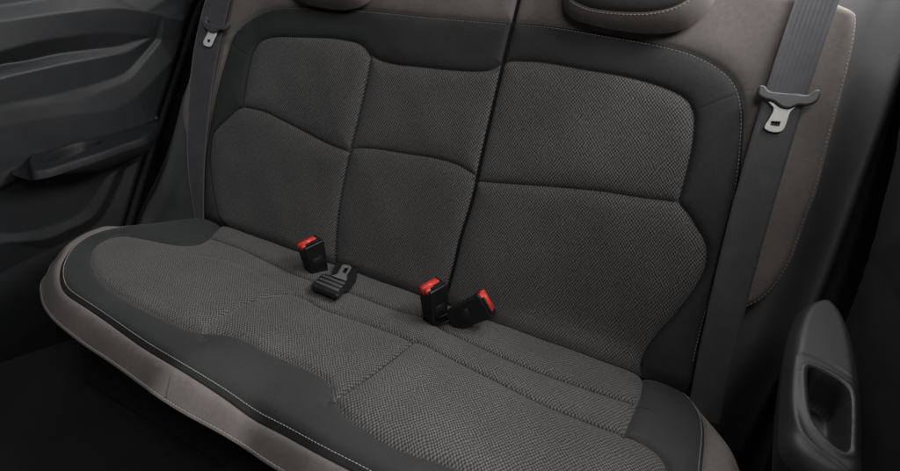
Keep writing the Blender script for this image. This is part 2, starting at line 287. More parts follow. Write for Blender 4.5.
def tube(pts, r, name, mat, parent=None, n=8, closed=False, rfun=None):
    P = np.array(pts, float); base = wloc(parent)
    vs = []; fs = []; N = len(P); up = None
    for i in range(N):
        a = P[(i-1) % N] if (closed or i) else P[0]; b = P[(i+1) % N] if (closed or i < N-1) else P[-1]
        t = Vector(b-a).normalized()
        if up is None: up = t.orthogonal().normalized()
        up = (up-t*up.dot(t)).normalized(); sd = t.cross(up)
        rr = r if rfun is None else r*rfun(i/(N-1))
        for k in range(n):
            q = 2*math.pi*k/n; vs.append(Vector(P[i]-base)+(up*math.cos(q)+sd*math.sin(q))*rr)
    for i in range(N if closed else N-1):
        for k in range(n):
            j = (i+1) % N; fs.append((i*n+k, i*n+(k+1) % n, j*n+(k+1) % n, j*n+k))
    if not closed: fs += [tuple(range(n))[::-1], tuple((N-1)*n+k for k in range(n))]
    me = bpy.data.meshes.new(name); me.from_pydata(vs, [], fs)
    me.polygons.foreach_set('use_smooth', [True]*len(me.polygons)); me.update()
    return link(name, me, mat, parent)
def stitches(pts, nrm, name, mat, parent, dash=.0046, gap=.0022, r=.00062, lift=.0003):
    """a row of thread stitches lying on the surface; pts (n,3), nrm (n,3)"""
    P = np.array(pts, float); L = np.r_[0, np.cumsum(seglen(P))]; tot = L[-1]
    base = wloc(parent); rnd = random.Random(5)
    at = lambda s: np.array([np.interp(s, L, P[:, k]) for k in range(3)])
    an = lambda s: np.array([np.interp(s, L, nrm[:, k]) for k in range(3)])
    vs = []; fs = []; s = 0
    prof = [(0, .35), (.12, .85), (.5, 1.15), (.88, .85), (1, .35)]
    while s < tot-dash:
        n = Vector(an(s+dash/2)).normalized(); b0 = len(vs)
        t = Vector(at(s+dash)-at(s)).normalized(); sd = t.cross(n).normalized()
        tw = rnd.uniform(-.10, .10)
        for u, q in prof:
            c = Vector(at(s+dash*u)-base)+n*(lift+(q-.6)*r)+sd*(u-.5)*dash*tw
            for k in range(6):
                a = math.pi*k/3; vs.append(c+(sd*math.cos(a)+n*math.sin(a))*r*q)
        for i in range(4):
            for k in range(6): fs.append((b0+i*6+k, b0+i*6+(k+1) % 6, b0+i*6+6+(k+1) % 6, b0+i*6+6+k))
        s += dash+gap*rnd.uniform(.85, 1.15)
    me = bpy.data.meshes.new(name); me.from_pydata(vs, [], fs)
    me.polygons.foreach_set('use_smooth', [True]*len(me.polygons)); me.update()
    return link(name, me, mat, parent)
def offset_line(P, d):
    P = np.asarray(P); T = np.gradient(P, axis=0); T /= np.linalg.norm(T, axis=1)[:, None]+1e-12
    return P+d*np.stack([-T[:, 1], T[:, 0]], 1)
def sstep(x, a, b):
    t = np.clip((x-a)/(b-a), 0, 1); return t*t*(3-2*t)
def bevel_box(name, size, mat, parent, loc=(0, 0, 0), rot=(0, 0, 0), bev=.002, seg=3, shape=None):
    bm = bmesh.new(); bmesh.ops.create_cube(bm, size=1)
    for v in bm.verts:
        v.co = Vector((v.co.x*size[0], v.co.y*size[1], v.co.z*size[2]))
        if shape: v.co = Vector(shape(v.co))
    bmesh.ops.bevel(bm, geom=bm.edges[:], offset=bev, segments=seg, profile=.6, affect='EDGES')
    M = Matrix.Translation(loc) @ Matrix.Rotation(rot[2], 4, 'Z') @ Matrix.Rotation(rot[1], 4, 'Y') @ Matrix.Rotation(rot[0], 4, 'X')
    bm.transform(M); me = bpy.data.meshes.new(name); bm.to_mesh(me); bm.free()
    me.polygons.foreach_set('use_smooth', [True]*len(me.polygons))
    o = link(name, me, mat, parent); return o
def plate(name, polys, thick, bev, mat, parent, M):
    """flat plate with holes from closed 2D polygons, placed by matrix M (plane XY -> world)"""
    cu = bpy.data.curves.new(name, 'CURVE'); cu.dimensions = '2D'; cu.fill_mode = 'BOTH'
    cu.extrude = thick/2-bev; cu.bevel_depth = bev; cu.bevel_resolution = 2; cu.offset = -bev
    for pl in polys:
        sp = cu.splines.new('POLY'); sp.points.add(len(pl)-1)
        for p, q in zip(sp.points, pl): p.co = (q[0], q[1], 0, 1)
        sp.use_cyclic_u = True
    t = bpy.data.objects.new('tmp', cu); sc.collection.objects.link(t)
    bpy.context.view_layer.update()
    me = bpy.data.meshes.new_from_object(t.evaluated_get(bpy.context.evaluated_depsgraph_get()))
    bpy.data.objects.remove(t); me.name = name
    me.transform(M)
    if parent is not None: me.transform(Matrix.Translation(-parent.location))
    me.materials.clear()
    return link(name, me, mat, parent)

# ------------------------------------------------------------------ materials
class NB:
    def __init__(s, name, rough=.7, spec=.3, sheen=0):
        s.m = bpy.data.materials.new(name); s.m.use_nodes = True; s.t = s.m.node_tree
        s.b = s.t.nodes['Principled BSDF']; s.b.inputs['Roughness'].default_value = rough
        s.b.inputs['Specular IOR Level'].default_value = spec
        if sheen: s.b.inputs['Sheen Weight'].default_value = sheen; s.b.inputs['Sheen Roughness'].default_value = .5
    def n(s, typ, **kw):
        nd = s.t.nodes.new(typ)
        for k, v in kw.items():
            if k.startswith('i_'):
                nd.inputs[int(k[2:]) if k[2:].isdigit() else k[2:]].default_value = v
            else: setattr(nd, k, v)
        return nd
    def l(s, a, b): s.t.links.new(a, b)
    def math(s, op, a, b=None, c=None, clamp=False):
        nd = s.t.nodes.new('ShaderNodeMath'); nd.operation = op; nd.use_clamp = clamp
        for i, x in enumerate((a, b, c)):
            if x is None: continue
            if isinstance(x, (int, float)): nd.inputs[i].default_value = x
            else: s.l(x, nd.inputs[i])
        return nd.outputs[0]
    def noise(s, vec, scale, detail=3, rough=.55):
        nd = s.n('ShaderNodeTexNoise'); nd.inputs['Scale'].default_value = scale
        nd.inputs['Detail'].default_value = detail; nd.inputs['Roughness'].default_value = rough
        s.l(vec, nd.inputs['Vector']); return nd.outputs[0]
    def mix(s, f, a, b):
        nd = s.n('ShaderNodeMix', data_type='RGBA')
        if isinstance(f, (int, float)): nd.inputs[0].default_value = f
        else: s.l(f, nd.inputs[0])
        for i, x in ((6, a), (7, b)):
            if isinstance(x, tuple): nd.inputs[i].default_value = (*x, 1)
            else: s.l(x, nd.inputs[i])
        return nd.outputs[2]
    def bump(s, h, strength, d):
        nd = s.n('ShaderNodeBump'); nd.inputs['Strength'].default_value = strength
        nd.inputs['Distance'].default_value = d; s.l(h, nd.inputs['Height']); s.l(nd.outputs[0], s.b.inputs['Normal'])
    def remap(s, x, a, b, c=0., d=1.):
        nd = s.n('ShaderNodeMapRange', interpolation_type='SMOOTHSTEP')
        for i, v in ((1, a), (2, b), (3, c), (4, d)): nd.inputs[i].default_value = v
        s.l(x, nd.inputs[0]); return nd.outputs[0]

def mat_woven(name, dark, light, a=.0058, b=.0078):
    s = NB(name, .85, .2, .12)
    uv = s.n('ShaderNodeUVMap').outputs[0]
    # the knit is never perfectly square: bend the lookup a little
    wob = s.n('ShaderNodeTexNoise'); wob.inputs['Scale'].default_value = 34; wob.inputs['Detail'].default_value = 2
    s.l(uv, wob.inputs['Vector'])
    va = s.n('ShaderNodeVectorMath', operation='SUBTRACT'); s.l(wob.outputs[1], va.inputs[0]); va.inputs[1].default_value = (.5, .5, .5)
    vs_ = s.n('ShaderNodeVectorMath', operation='SCALE'); s.l(va.outputs[0], vs_.inputs[0]); vs_.inputs['Scale'].default_value = .009
    vb = s.n('ShaderNodeVectorMath', operation='ADD'); s.l(uv, vb.inputs[0]); s.l(vs_.outputs[0], vb.inputs[1])
    sp = s.n('ShaderNodeSeparateXYZ'); s.l(vb.outputs[0], sp.inputs[0]); u, v = sp.outputs[0], sp.outputs[1]
    u2 = s.math('ADD', u, s.math('MULTIPLY', v, .14))
    p = s.math('MULTIPLY', s.math('COSINE', s.math('MULTIPLY', u2, 2*math.pi/a)),
               s.math('COSINE', s.math('MULTIPLY', v, 2*math.pi/b)))
    fine = s.noise(uv, 1500, 2); big = s.noise(uv, 6, 3)
    p2 = s.math('ADD', p, s.math('MULTIPLY', s.math('SUBTRACT', fine, .5), .8))
    f = s.remap(p2, -.55, .75)
    patch = s.noise(uv, 160, 3)
    col = s.mix(f, dark, light)
    bri = s.math('MULTIPLY', s.remap(big, .3, .7, .90, 1.10), s.remap(patch, .25, .75, .80, 1.20))
    mm = s.n('ShaderNodeVectorMath', operation='SCALE'); s.l(col, mm.inputs[0]); s.l(bri, mm.inputs['Scale'])
    s.l(mm.outputs[0], s.b.inputs['Base Color'])
    s.bump(p2, .42, .0009)
    return s.m
def mat_cloth(name, col, rough=.8, sheen=.1, var=.12, bumpd=.0003, scale=1400, spec=.25, weave=True):
    s = NB(name, rough, spec, sheen)
    tc = s.n('ShaderNodeTexCoord').outputs['Object']
    big = s.noise(tc, 7, 4); fine = s.noise(tc, scale, 2); mid = s.noise(tc, 110, 4, .65)
    k = s.math('MULTIPLY', s.remap(big, .3, .7, 1-var, 1+var), s.remap(fine, .3, .7, .86, 1.14))
    k = s.math('MULTIPLY', k, s.remap(mid, .3, .7, .94, 1.06))
    mm = s.n('ShaderNodeVectorMath', operation='SCALE'); mm.inputs[0].default_value = col; s.l(k, mm.inputs['Scale'])
    s.l(mm.outputs[0], s.b.inputs['Base Color'])
    h = s.math('ADD', fine, s.math('MULTIPLY', mid, 1.2))
    s.bump(h, .45, bumpd)
    return s.m
def mat_plastic(name, col, rough=.5, grain=.00025, scale=900, spec=.4, var=.08):
    s = NB(name, rough, spec)
    tc = s.n('ShaderNodeTexCoord').outputs['Object']
    vor = s.n('ShaderNodeTexVoronoi'); vor.inputs['Scale'].default_value = scale; s.l(tc, vor.inputs['Vector'])
    big = s.noise(tc, 9, 5, .6); sm = s.noise(tc, 60, 5, .7)
    mm = s.n('ShaderNodeVectorMath', operation='SCALE'); mm.inputs[0].default_value = col
    s.l(s.math('MULTIPLY', s.remap(big, .3, .7, 1-var, 1+var), s.remap(sm, .3, .75, .98, 1.02)), mm.inputs['Scale']); s.l(mm.outputs[0], s.b.inputs['Base Color'])
    s.l(s.remap(big, .3, .7, rough-.02, rough+.04), s.b.inputs['Roughness'])
    s.bump(vor.outputs[0], .30, grain*.35)
    return s.m
def mat_belt(name, col):
    s = NB(name, .55, .35, .15)
    uv = s.n('ShaderNodeUVMap').outputs[0]; sp = s.n('ShaderNodeSeparateXYZ'); s.l(uv, sp.inputs[0]); u, v = sp.outputs[0], sp.outputs[1]
    rib = s.math('COSINE', s.math('MULTIPLY', u, 2*math.pi/.0052))
    tw = s.math('COSINE', s.math('MULTIPLY', s.math('ADD', v, s.math('MULTIPLY', s.math('ABSOLUTE', s.math('SINE', s.math('MULTIPLY', u, math.pi/.0052))), .004)), 2*math.pi/.0019))
    k = s.math('ADD', s.math('MULTIPLY', rib, .06), s.math('MULTIPLY', tw, .06))
    nz = s.noise(uv, 30, 4)
    k = s.math('MULTIPLY', s.math('ADD', k, 1.), s.remap(nz, .3, .7, .9, 1.1))
    mm = s.n('ShaderNodeVectorMath', operation='SCALE'); mm.inputs[0].default_value = col; s.l(k, mm.inputs['Scale'])
    s.l(mm.outputs[0], s.b.inputs['Base Color'])
    s.bump(s.math('ADD', rib, s.math('MULTIPLY', tw, .6)), .3, .0002)
    return s.m
def mat_simple(name, col, rough, metal=0, spec=.4):
    s = NB(name, rough, spec); s.b.inputs['Metallic'].default_value = metal
    tc = s.n('ShaderNodeTexCoord').outputs['Object']; nz = s.noise(tc, 220, 5, .7)
    mm = s.n('ShaderNodeVectorMath', operation='SCALE'); mm.inputs[0].default_value = col
    s.l(s.remap(nz, .3, .7, .95, 1.04), mm.inputs['Scale']); s.l(mm.outputs[0], s.b.inputs['Base Color'])
    s.l(s.remap(nz, .3, .7, rough*.92, min(1, rough*1.12)), s.b.inputs['Roughness'])
    return s.m
def mat_carpet(name, col):
    s = NB(name, .95, .1, .1); tc = s.n('ShaderNodeTexCoord').outputs['Object']
    a = s.noise(tc, 500, 4, .8); b = s.noise(tc, 20, 4)
    mm = s.n('ShaderNodeVectorMath', operation='SCALE'); mm.inputs[0].default_value = col
    s.l(s.math('MULTIPLY', s.remap(a, .3, .7, .4, 1.6), s.remap(b, .3, .7, .7, 1.3)), mm.inputs['Scale']); s.l(mm.outputs[0], s.b.inputs['Base Color'])
    s.bump(a, .9, .003); return s.m

M_WOV = mat_woven('grey_knit_fabric', (.037, .0360, .0355), (.150, .1430, .1385))
M_BLK = mat_cloth('black_fabric', (.0305, .0318, .0318), .68, .08, bumpd=.0007, scale=900)
M_TAU = mat_cloth('taupe_fabric', (.170, .151, .141), .92, .06, spec=.1)
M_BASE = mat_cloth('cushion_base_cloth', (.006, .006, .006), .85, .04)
M_DKT = mat_cloth('shaded_taupe', (.060, .052, .048), .85, .1)  # taupe darkened into shade for the backrest sides; also the band joins
M_SEAM_SHADE = mat_simple('dark_seam_shade', (.010, .010, .010), .8)  # near-black colour for the shade in the seam grooves
M_THR = mat_simple('pale_thread', (.36, .335, .31), .75)
M_DOOR = mat_plastic('door_plastic', (.020, .0210, .0228), .48)
M_TRIM = mat_plastic('trim_plastic', (.085, .088, .088), .6)
M_ARM = mat_plastic('armrest_plastic', (.0115, .012, .0140), .55, spec=.3)
M_BELLY = mat_plastic('armrest_shaded_plastic', (.009, .009, .0095), .55)  # armrest plastic with the underside's shade put into its colour
M_RUB = mat_simple('black_rubber', (.006, .006, .006), .7)
M_VOID = mat_simple('body_metal_and_gap_shade', (.004, .004, .004), .9)  # dark body metal; also the shade drawn in the backrest split
M_CUP = mat_plastic('cup_plastic', (.010, .010, .0105), .6)
M_BELT = mat_belt('belt_webbing', (.066, .064, .070))
M_TONG = mat_plastic('tongue_plastic', (.085, .083, .088), .42, .0001, 1500)
M_TONG2 = mat_plastic('dark_tongue_plastic', (.014, .014, .015), .38, .0001, 1500)
M_MET2 = mat_simple('blackened_steel', (.42, .42, .43), .35, .7)
M_MET = mat_simple('plated_steel', (.42, .42, .40), .45, .5)
M_METL = mat_simple('lit_plated_steel', (.90, .90, .88), .45, .2)  # plated steel lightened for the direct light on the far tongue
M_BUCK = mat_plastic('buckle_plastic', (.008, .008, .0085), .38, .0001, 1500)
M_RED = mat_simple('red_plastic', (.78, .060, .045), .33)
M_CARP = mat_carpet('black_carpet', (.006, .006, .006))

# ------------------------------------------------------------------ the rear bench: backrests
SL = .215
def back_base(x, z): return SL*z-.004
NB_ = Vector((0, -1, SL)).normalized()
NBn = np.array(NB_)
bk = {k[2:]: smooth(DATA[k], .004) for k in DATA if k.startswith('b_') and not k.endswith('outline')}
split = bk['split']
def nearest_cut(out, top):   # outline of one backrest = its own contour + the split line
    return out
ro = DATA['b_r_outline']; lo = DATA['b_l_outline']
r_side = smooth([(.30, .704)]+ro[2:], .004); l_side = smooth(lo[1:], .004)
full = np.vstack([r_side, l_side[::-1]])                         # around both backrests
seams_b = ['split', 'leftseam', 'r_outer', 'r_wtop', 'r_wlow', 'r_hseam', 'r_sideseam', 'l_outer', 'l_wleft', 'm_top', 'l_hseam', 'm_hseam', 'l_wlow', 'l_sideseam']
V, T, G = patchwork(full, [bk[k] for k in seams_b], .0055)
D_all = np.full(len(V), 9.)
deep = {'leftseam': (.0055, .0028), 'r_outer': (.003, .004), 'l_outer': (.003, .004), 'r_wtop': (.0032, .0036), 'r_wlow': (.0032, .0036),
        'l_wleft': (.0032, .0036), 'm_top': (.0032, .0036), 'l_wlow': (.0032, .0036), 'r_hseam': (.0034, .0032), 'l_hseam': (.0034, .0032),
        'm_hseam': (.0034, .0032), 'r_sideseam': (.0008, .002), 'l_sideseam': (.0008, .002), 'split': (.018, .0030)}
H0 = np.zeros(len(V))
wob = lambda P, f, ph: np.sin(P[:, 0]*f+ph)*np.cos(P[:, 1]*f*.8+ph*1.7)
tren = np.zeros(len(V))
for k in seams_b:
    d = dist(V, bk[k]); a, wd = deep[k]
    tren = np.minimum(tren, -a*np.exp(-(d/wd)**2))
    if k not in ('r_sideseam', 'l_sideseam'): D_all = np.minimum(D_all, d)
dout = dist(V, full, True)
roll = -.035*np.clip(1-dout/.020, 0, 1)**2.2
roll = roll-.028*np.clip(1-(V[:, 1]+.012)/.040, 0, 1.5)**2
soft = .0014*wob(V, 21, .4)+.0006*wob(V, 53, 2.)
# where buckles and straps sit the cover is pulled in a little
def height(puff, wd):
    return puff*(1-np.exp(-(D_all/wd)**1.15))+tren+roll+soft*np.clip(D_all/.03, 0, 1)
UVb = np.stack([V[:, 0], V[:, 1]/math.cos(math.atan(SL))], 1)
def back3(h):
    y = back_base(V[:, 0], V[:, 1]); return np.stack([V[:, 0], y, V[:, 1]], 1)+h[:, None]*NBn
rear_seat = thing('rear_seat', (0, 0, -.05), 'rear bench seat in grey knit cloth with black bands, taupe edges and pale stitching', 'car seat')
cen = V[T].mean(1)
spx = np.interp(cen[:, 1], split[:, 1], split[:, 0])
P_ref = back3(tren+roll)
seatW, seatN = [border_strip(V, T[msk], P_ref, lambda p, f: p+np.array([0, .10*f, -.02*f]), 'backrest', M_DKT, rear_seat)
                for msk in (cen[:, 0] < spx, cen[:, 0] > spx)]
regs = [
 ('seat_back_panel', (-.40, .42), M_WOV, .008, .016, seatW), ('seat_back_panel', (-.42, .15), M_WOV, .009, .016, seatW),
 ('seat_back_panel', (-.05, .40), M_WOV, .007, .016, seatW), ('seat_back_panel', (-.05, .15), M_WOV, .007, .016, seatW),
 ('bolster_band', (-.30, .56), M_BLK, .0055, .011, seatW), ('bolster_band', (-.61, .36), M_BLK, .0055, .011, seatW),
 ('upper_cover', (-.20, .65), M_TAU, .006, .012, seatW),
 ('seat_back_panel', (.32, .42), M_WOV, .008, .016, seatN), ('seat_back_panel', (.35, .15), M_WOV, .009, .016, seatN),
 ('bolster_band', (.32, .565), M_BLK, .0055, .011, seatN), ('bolster_band', (.572, .40), M_BLK, .0055, .011, seatN),
 ('upper_cover', (.690, .45), M_TAU, .006, .012, seatN)]
done = set(); HB = None; sets = {0: [], 1: []}; H_ref = height(.007, .014); H_tau = height(.006, .012)
for nm, seed, mt, pf, wd, par in regs:
    r = region_at(V, T, G, seed)
    if r in done: print('REGION DUP', nm, seed); continue
    done.add(r); t = T[G == r]
    part_from(V, t, back3(height(pf, wd)), UVb, nm, mt, par)
    print(nm, seed, len(t))
for r in range(G.max()+1):
    if r not in done and (G == r).sum() > 0: print('left over region', (G == r).sum(), V[T[G == r]].mean((0, 1)))
def on_back3(L, h=0.):
    L = np.asarray(L); return np.stack([L[:, 0], SL*L[:, 1]-.004, L[:, 1]], 1)+h*NBn
def surf_h(L, pf, wd, seams, outl):
    """height of the cover at arbitrary points (same recipe as height())"""
    D = np.full(len(L), 9.); tr = np.zeros(len(L))
    for k in seams:
        d = dist(L, bk[k]); a, w_ = deep[k]; tr = np.minimum(tr, -a*np.exp(-(d/w_)**2))
        if 'side' not in k: D = np.minimum(D, d)
    do = dist(L, outl, True)
    return pf*(1-np.exp(-(D/wd)**1.15))+tr-.035*np.clip(1-do/.020, 0, 1)**2.2
def back_stitch(L, nm, par, pf=.007, wd=.014, **kw):
    h = surf_h(L, pf, wd, seams_b, full)
    P = on_back3(L)+h[:, None]*NBn
    stitches(P, np.tile(NBn, (len(P), 1)), nm, M_THR, par, **kw)
keepz = lambda L: L[(L[:, 1] > .0)]
a = offset_line(bk['r_outer'], -.005); a = a[(a[:, 1] > .05) & (a[:, 0] > .142)]
back_stitch(a, 'stitching', seatN)
a = offset_line(bk['l_outer'], .005); a = a[(a[:, 1] > .05) & (a[:, 0] < .115)]
back_stitch(a, 'stitching', seatW, r=.0005)
bs = smooth(DATA['b_r_bstitch'], .004)
back_stitch(bs, 'stitching', seatN, .006, .012, r=.0008)

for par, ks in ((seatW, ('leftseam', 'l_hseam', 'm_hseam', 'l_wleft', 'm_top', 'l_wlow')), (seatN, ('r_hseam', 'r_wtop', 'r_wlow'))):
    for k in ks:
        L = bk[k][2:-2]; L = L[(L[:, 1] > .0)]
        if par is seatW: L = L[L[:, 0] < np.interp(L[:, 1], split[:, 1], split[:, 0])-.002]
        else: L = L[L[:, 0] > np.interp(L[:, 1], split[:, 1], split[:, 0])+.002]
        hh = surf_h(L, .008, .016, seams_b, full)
        tube(on_back3(L)+(hh+.0003)[:, None]*NBn, .0011 if 'seam' in k else .0009, 'seam_shade_line', M_SEAM_SHADE, par, 6, rfun=lambda f: .35+.65*min(1, f*8, (1-f)*8))  # dark tube stands in for the shade down in the groove
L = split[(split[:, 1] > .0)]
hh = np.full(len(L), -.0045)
tube(on_back3(L)+hh[:, None]*NBn, .0034, 'seam_shade_line', M_VOID, seatW, 8)  # near-black tube puts the shade into the split between backrests
# headrests
def headrest(par, dx, dz, name='headrest'):
    bot = [(.222, .665), (.229, .640), (.240, .620), (.270, .608), (.337, .600), (.4065, .6005), (.453, .6125), (.4775, .634), (.491, .660)]
    top = [(.4945, .70), (.490, .745), (.468, .775), (.43, .79), (.355, .796), (.28, .79), (.243, .775), (.225, .745), (.218, .70)]
    O = smooth(bot+top, .004, True)
    ins = [(.2345, .658), (.248, .638), (.285, .624), (.340, .6205), (.395, .624), (.435, .636), (.458, .655), (.472, .675), (.474, .70), (.468, .74), (.44, .765), (.355, .773), (.27, .765), (.238, .74), (.231, .70)]
    I = smooth(ins, .004, True)
    v, t, g = patchwork(O, [np.vstack([I, I[:1]])], .006)
    do = dist(v, O, True); di = dist(v, I, True)
    h = .045*(1-np.clip(1-do/.045, 0, 1)**2.4)**.8-.0025*np.exp(-(di/.003)**2)
    P = np.stack([v[:, 0], SL*v[:, 1]-.004, v[:, 1]], 1)+(h+.026)[:, None]*NBn+np.array([dx, 0, dz])
    hr = part_from(v, t[g == region_at(v, t, g, (.355, .610))], P, v, name, M_TAU, par)
    def child(o_):   # sub-part sits in the headrest's frame
        o_.parent = hr; return o_
    c1 = child(part_from(v, t[g == region_at(v, t, g, (.355, .70))], P, v, 'headrest_insert', M_BLK, par))
    c2 = child(border_strip(v, t, P, lambda p, f: p+np.array([0, .06*f, .02*f+.0])+np.array([0, 0, 0]), 'headrest_back', M_TAU, par))
    L = offset_line(np.vstack([I, I[:1]]), -.004); 
    if not inside(L[:1], I)[0] is False: pass
    dd = dist(L, O, True); hh = .045*(1-np.clip(1-dd/.045, 0, 1)**2.4)**.8
    Q = np.stack([L[:, 0], SL*L[:, 1]-.004, L[:, 1]], 1)+(hh+.026)[:, None]*NBn+np.array([dx, 0, dz])
    child(stitches(Q, np.tile(NBn, (len(Q), 1)), 'stitching', M_THR, par, r=.0007))
headrest(rear_seat, 0, 0)
headrest(rear_seat, -.690, -.022)

# ------------------------------------------------------------------ bench cushion
co = smooth(DATA['c_outline'], .004, lp=20)
cs = {k[2:]: smooth(DATA[k], .004, lp=22 if k in ('c_stitch', 'c_wl') else 6) for k in DATA if k.startswith('c_') and k != 'c_outline'}
names_c = list(cs)
Vc, Tc, Gc = patchwork(co, [cs[k] for k in names_c], .0055)
deepc = {'stitch': (.0050, .0032), 'wl': (.0035, .005), 'wr': (.0035, .005), 'strip1': (.0075, .0033), 'strip2l': (.002, .008),
         'arc': (.0035, .0032), 'mid': (.0055, .0028), 'strip2r': (.006, .0034)}
front = co[(co[:, 1] < .03)]
def ch(L, puff, wd):
    D = np.full(len(L), 9.); tr = np.zeros(len(L))
    for k in names_c:
        d = dist(L, cs[k]); a_, w_ = deepc[k]
        if k == 'strip2l': a_ = a_*np.ones(len(L))
        tr = np.minimum(tr, -a_*np.exp(-(d/w_)**2))
        if k != 'strip2l': D = np.minimum(D, d)
    do = dist(L, front)
    return puff*(1-np.exp(-(D/wd)**1.15))+tr-.050*np.clip(1-do/.040, 0, 1)**1.7-.030*sstep(L[:, 1], -.016, .016)+(.0012*wob(L, 19, 1.)+.0005*wob(L, 47, .3))*np.clip(D/.03, 0, 1)
def c3(L, h): return np.stack([L[:, 0], L[:, 1], h], 1)
rim = co[(co[:, 1] < .04)]
rimP = np.stack([rim[:, 0], rim[:, 1], ch(rim, .005, .010)], 1)
cen_c = np.array([0, -.2])
inw = lambda d: np.array([((q-cen_c)/np.linalg.norm(q-cen_c)) for q in rim])*d
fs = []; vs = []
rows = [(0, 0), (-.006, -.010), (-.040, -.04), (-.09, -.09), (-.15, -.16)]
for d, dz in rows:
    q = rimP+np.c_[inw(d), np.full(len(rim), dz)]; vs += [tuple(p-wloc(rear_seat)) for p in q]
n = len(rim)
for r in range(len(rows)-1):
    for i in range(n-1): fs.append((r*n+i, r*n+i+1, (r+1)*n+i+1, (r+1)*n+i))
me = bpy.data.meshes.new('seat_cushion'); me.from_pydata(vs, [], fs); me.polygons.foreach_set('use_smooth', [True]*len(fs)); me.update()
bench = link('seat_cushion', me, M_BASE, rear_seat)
cregs = [('front_edge_band', (0, -.504), M_TAU, .005, .010), ('bolster_band', (0, -.44), M_BLK, .006, .014),
 ('rear_strip', (0, -.04), M_WOV, .007, .012), ('seat_panel', (-.40, -.28), M_WOV, .007, .016),
 ('seat_panel', (0, -.30), M_WOV, .004, .014), ('seat_panel', (.35, -.30), M_WOV, .007, .014)]
done = set()
for nm, seed, mt, pf, wd in cregs:
    r = region_at(Vc, Tc, Gc, seed)
    if r in done: print('REGION DUP cushion', nm, seed); continue
    done.add(r); part_from(Vc, Tc[Gc == r], c3(Vc, ch(Vc, pf, wd)), Vc, nm, mt, bench)
    print(nm, (Gc == r).sum())
for r in range(Gc.max()+1):
    if r not in done: print('cushion left over', (Gc == r).sum(), Vc[Tc[Gc == r]].mean((0, 1)))
# piping round the lower edge and the side wall below it
tube(rimP+np.c_[inw(.0005), np.full(len(rim), -.0012)], .0028, 'piping', M_TAU, bench)
n_out = np.c_[inw(.8), np.full(len(rim), .6)]
stitches(rimP+np.c_[inw(.0010), np.full(len(rim), .0022)], n_out, 'stitching', M_THR, bench, dash=.0050, gap=.0016, r=.00055)
L = offset_line(cs['stitch'], .0045); c_in = L
if dist(L[len(L)//2:len(L)//2+1], front)[0] < dist(cs['stitch'][len(L)//2:len(L)//2+1], front)[0]: L = offset_line(cs['stitch'], -.0045)
L = L[L[:, 1] < 0.0]
hh = ch(L, .006, .014)
stitches(c3(L, hh), np.tile(np.array([0, -.2, .98]), (len(L), 1)), 'stitching', M_THR, bench, gap=.0010, r=.0006)
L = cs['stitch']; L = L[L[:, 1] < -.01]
tube(c3(L, ch(L, .005, .010)+.0004), .0014, 'seam_shade_line', M_SEAM_SHADE, bench, 6)  # dark tube drawn as the shade line beside the stitching
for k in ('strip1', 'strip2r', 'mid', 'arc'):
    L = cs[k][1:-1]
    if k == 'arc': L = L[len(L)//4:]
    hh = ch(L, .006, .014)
    tube(c3(L, hh+(.0012 if k != 'arc' else .0007)), .0014 if k != 'arc' else .0010, 'seam_shade_line', M_SEAM_SHADE, bench, 6, rfun=lambda f: .3+.7*min(1, f*6, (1-f)*6))  # dark tubes give the cushion grooves their shade
# joins of the front band
for x0 in (-.095, .33):
    q = np.array([(x0+.012*t, -.4935-.021*t) for t in np.linspace(0, 1, 12)])
    tube(c3(q, ch(q, .005, .010)+.0001), .0006, 'band_seam', M_DKT, bench, 6)

# ------------------------------------------------------------------ seat belts
def belt(name, l, r, label, hfun, bottom, group=None, wrap=True):
    Lp, Rp = np.array(l), np.array(r)
    rs = lambda P, z: np.interp(z, P[::-1, 1], P[::-1, 0])
    ztop = min(Lp[0, 1], Rp[0, 1]); zb = max(Lp[-1, 1], Rp[-1, 1]); zb = bottom
    N, K = 150, 12
    zs = np.linspace(ztop+.0, zb, N); vs = []; uv = []
    t = thing(name, (float((Lp[0, 0]+Rp[0, 0])/2), .05, .3), label, 'seat belt', group)
    base = np.array(t.location)
    for s_ in (0, 1):
        for i, z in enumerate(zs):
            xl, xr = np.interp(z, Lp[::-1, 1], Lp[::-1, 0]), np.interp(z, Rp[::-1, 1], Rp[::-1, 0])
            for k in range(K+1):
                f = k/K; x = xl+(xr-xl)*f
                edge = min(f, 1-f)*(xr-xl)
                th = .0006*(1.25 if edge < .004 else 1)
                h = hfun(x, z)+.0012*math.sin(z*17+f*1.3)+(-th if s_ else th)
                p = np.array([x, SL*z-.004, z])+NBn*h
                vs.append(p-base); uv.append((f*.047, z))
    n1 = N*(K+1); fs = []
    for i in range(N-1):
        for k in range(K):
            a_ = i*(K+1)+k; b_ = a_+1; c_ = b_+K+1; d_ = a_+K+1
            fs.append((a_, d_, c_, b_)); fs.append((n1+a_, n1+b_, n1+c_, n1+d_))
        for a_ in (i*(K+1), i*(K+1)+K): fs.append((a_, a_+K+1, n1+a_+K+1, n1+a_))
    me = bpy.data.meshes.new('webbing'); me.from_pydata([tuple(v) for v in vs], [], fs)
    ul = me.uv_layers.new(name='UVMap')
    for lp in me.loops: ul.data[lp.index].uv = uv[lp.vertex_index]
    me.polygons.foreach_set('use_smooth', [True]*len(fs)); me.update()
    link('webbing', me, M_BELT, t)
    return t
hfR = lambda x, z: .0215-.006*sstep(.18-z, 0, .18)
def lin(P, z0=.9):   # straighten a measured edge and run it up over the shoulder
    P = np.array(P); c = np.polyfit(P[:, 1], P[:, 0], 2); zz = np.linspace(P[0, 1]+.02, -.05, 40)
    return [(float(np.polyval(c, z)), float(z)) for z in zz]
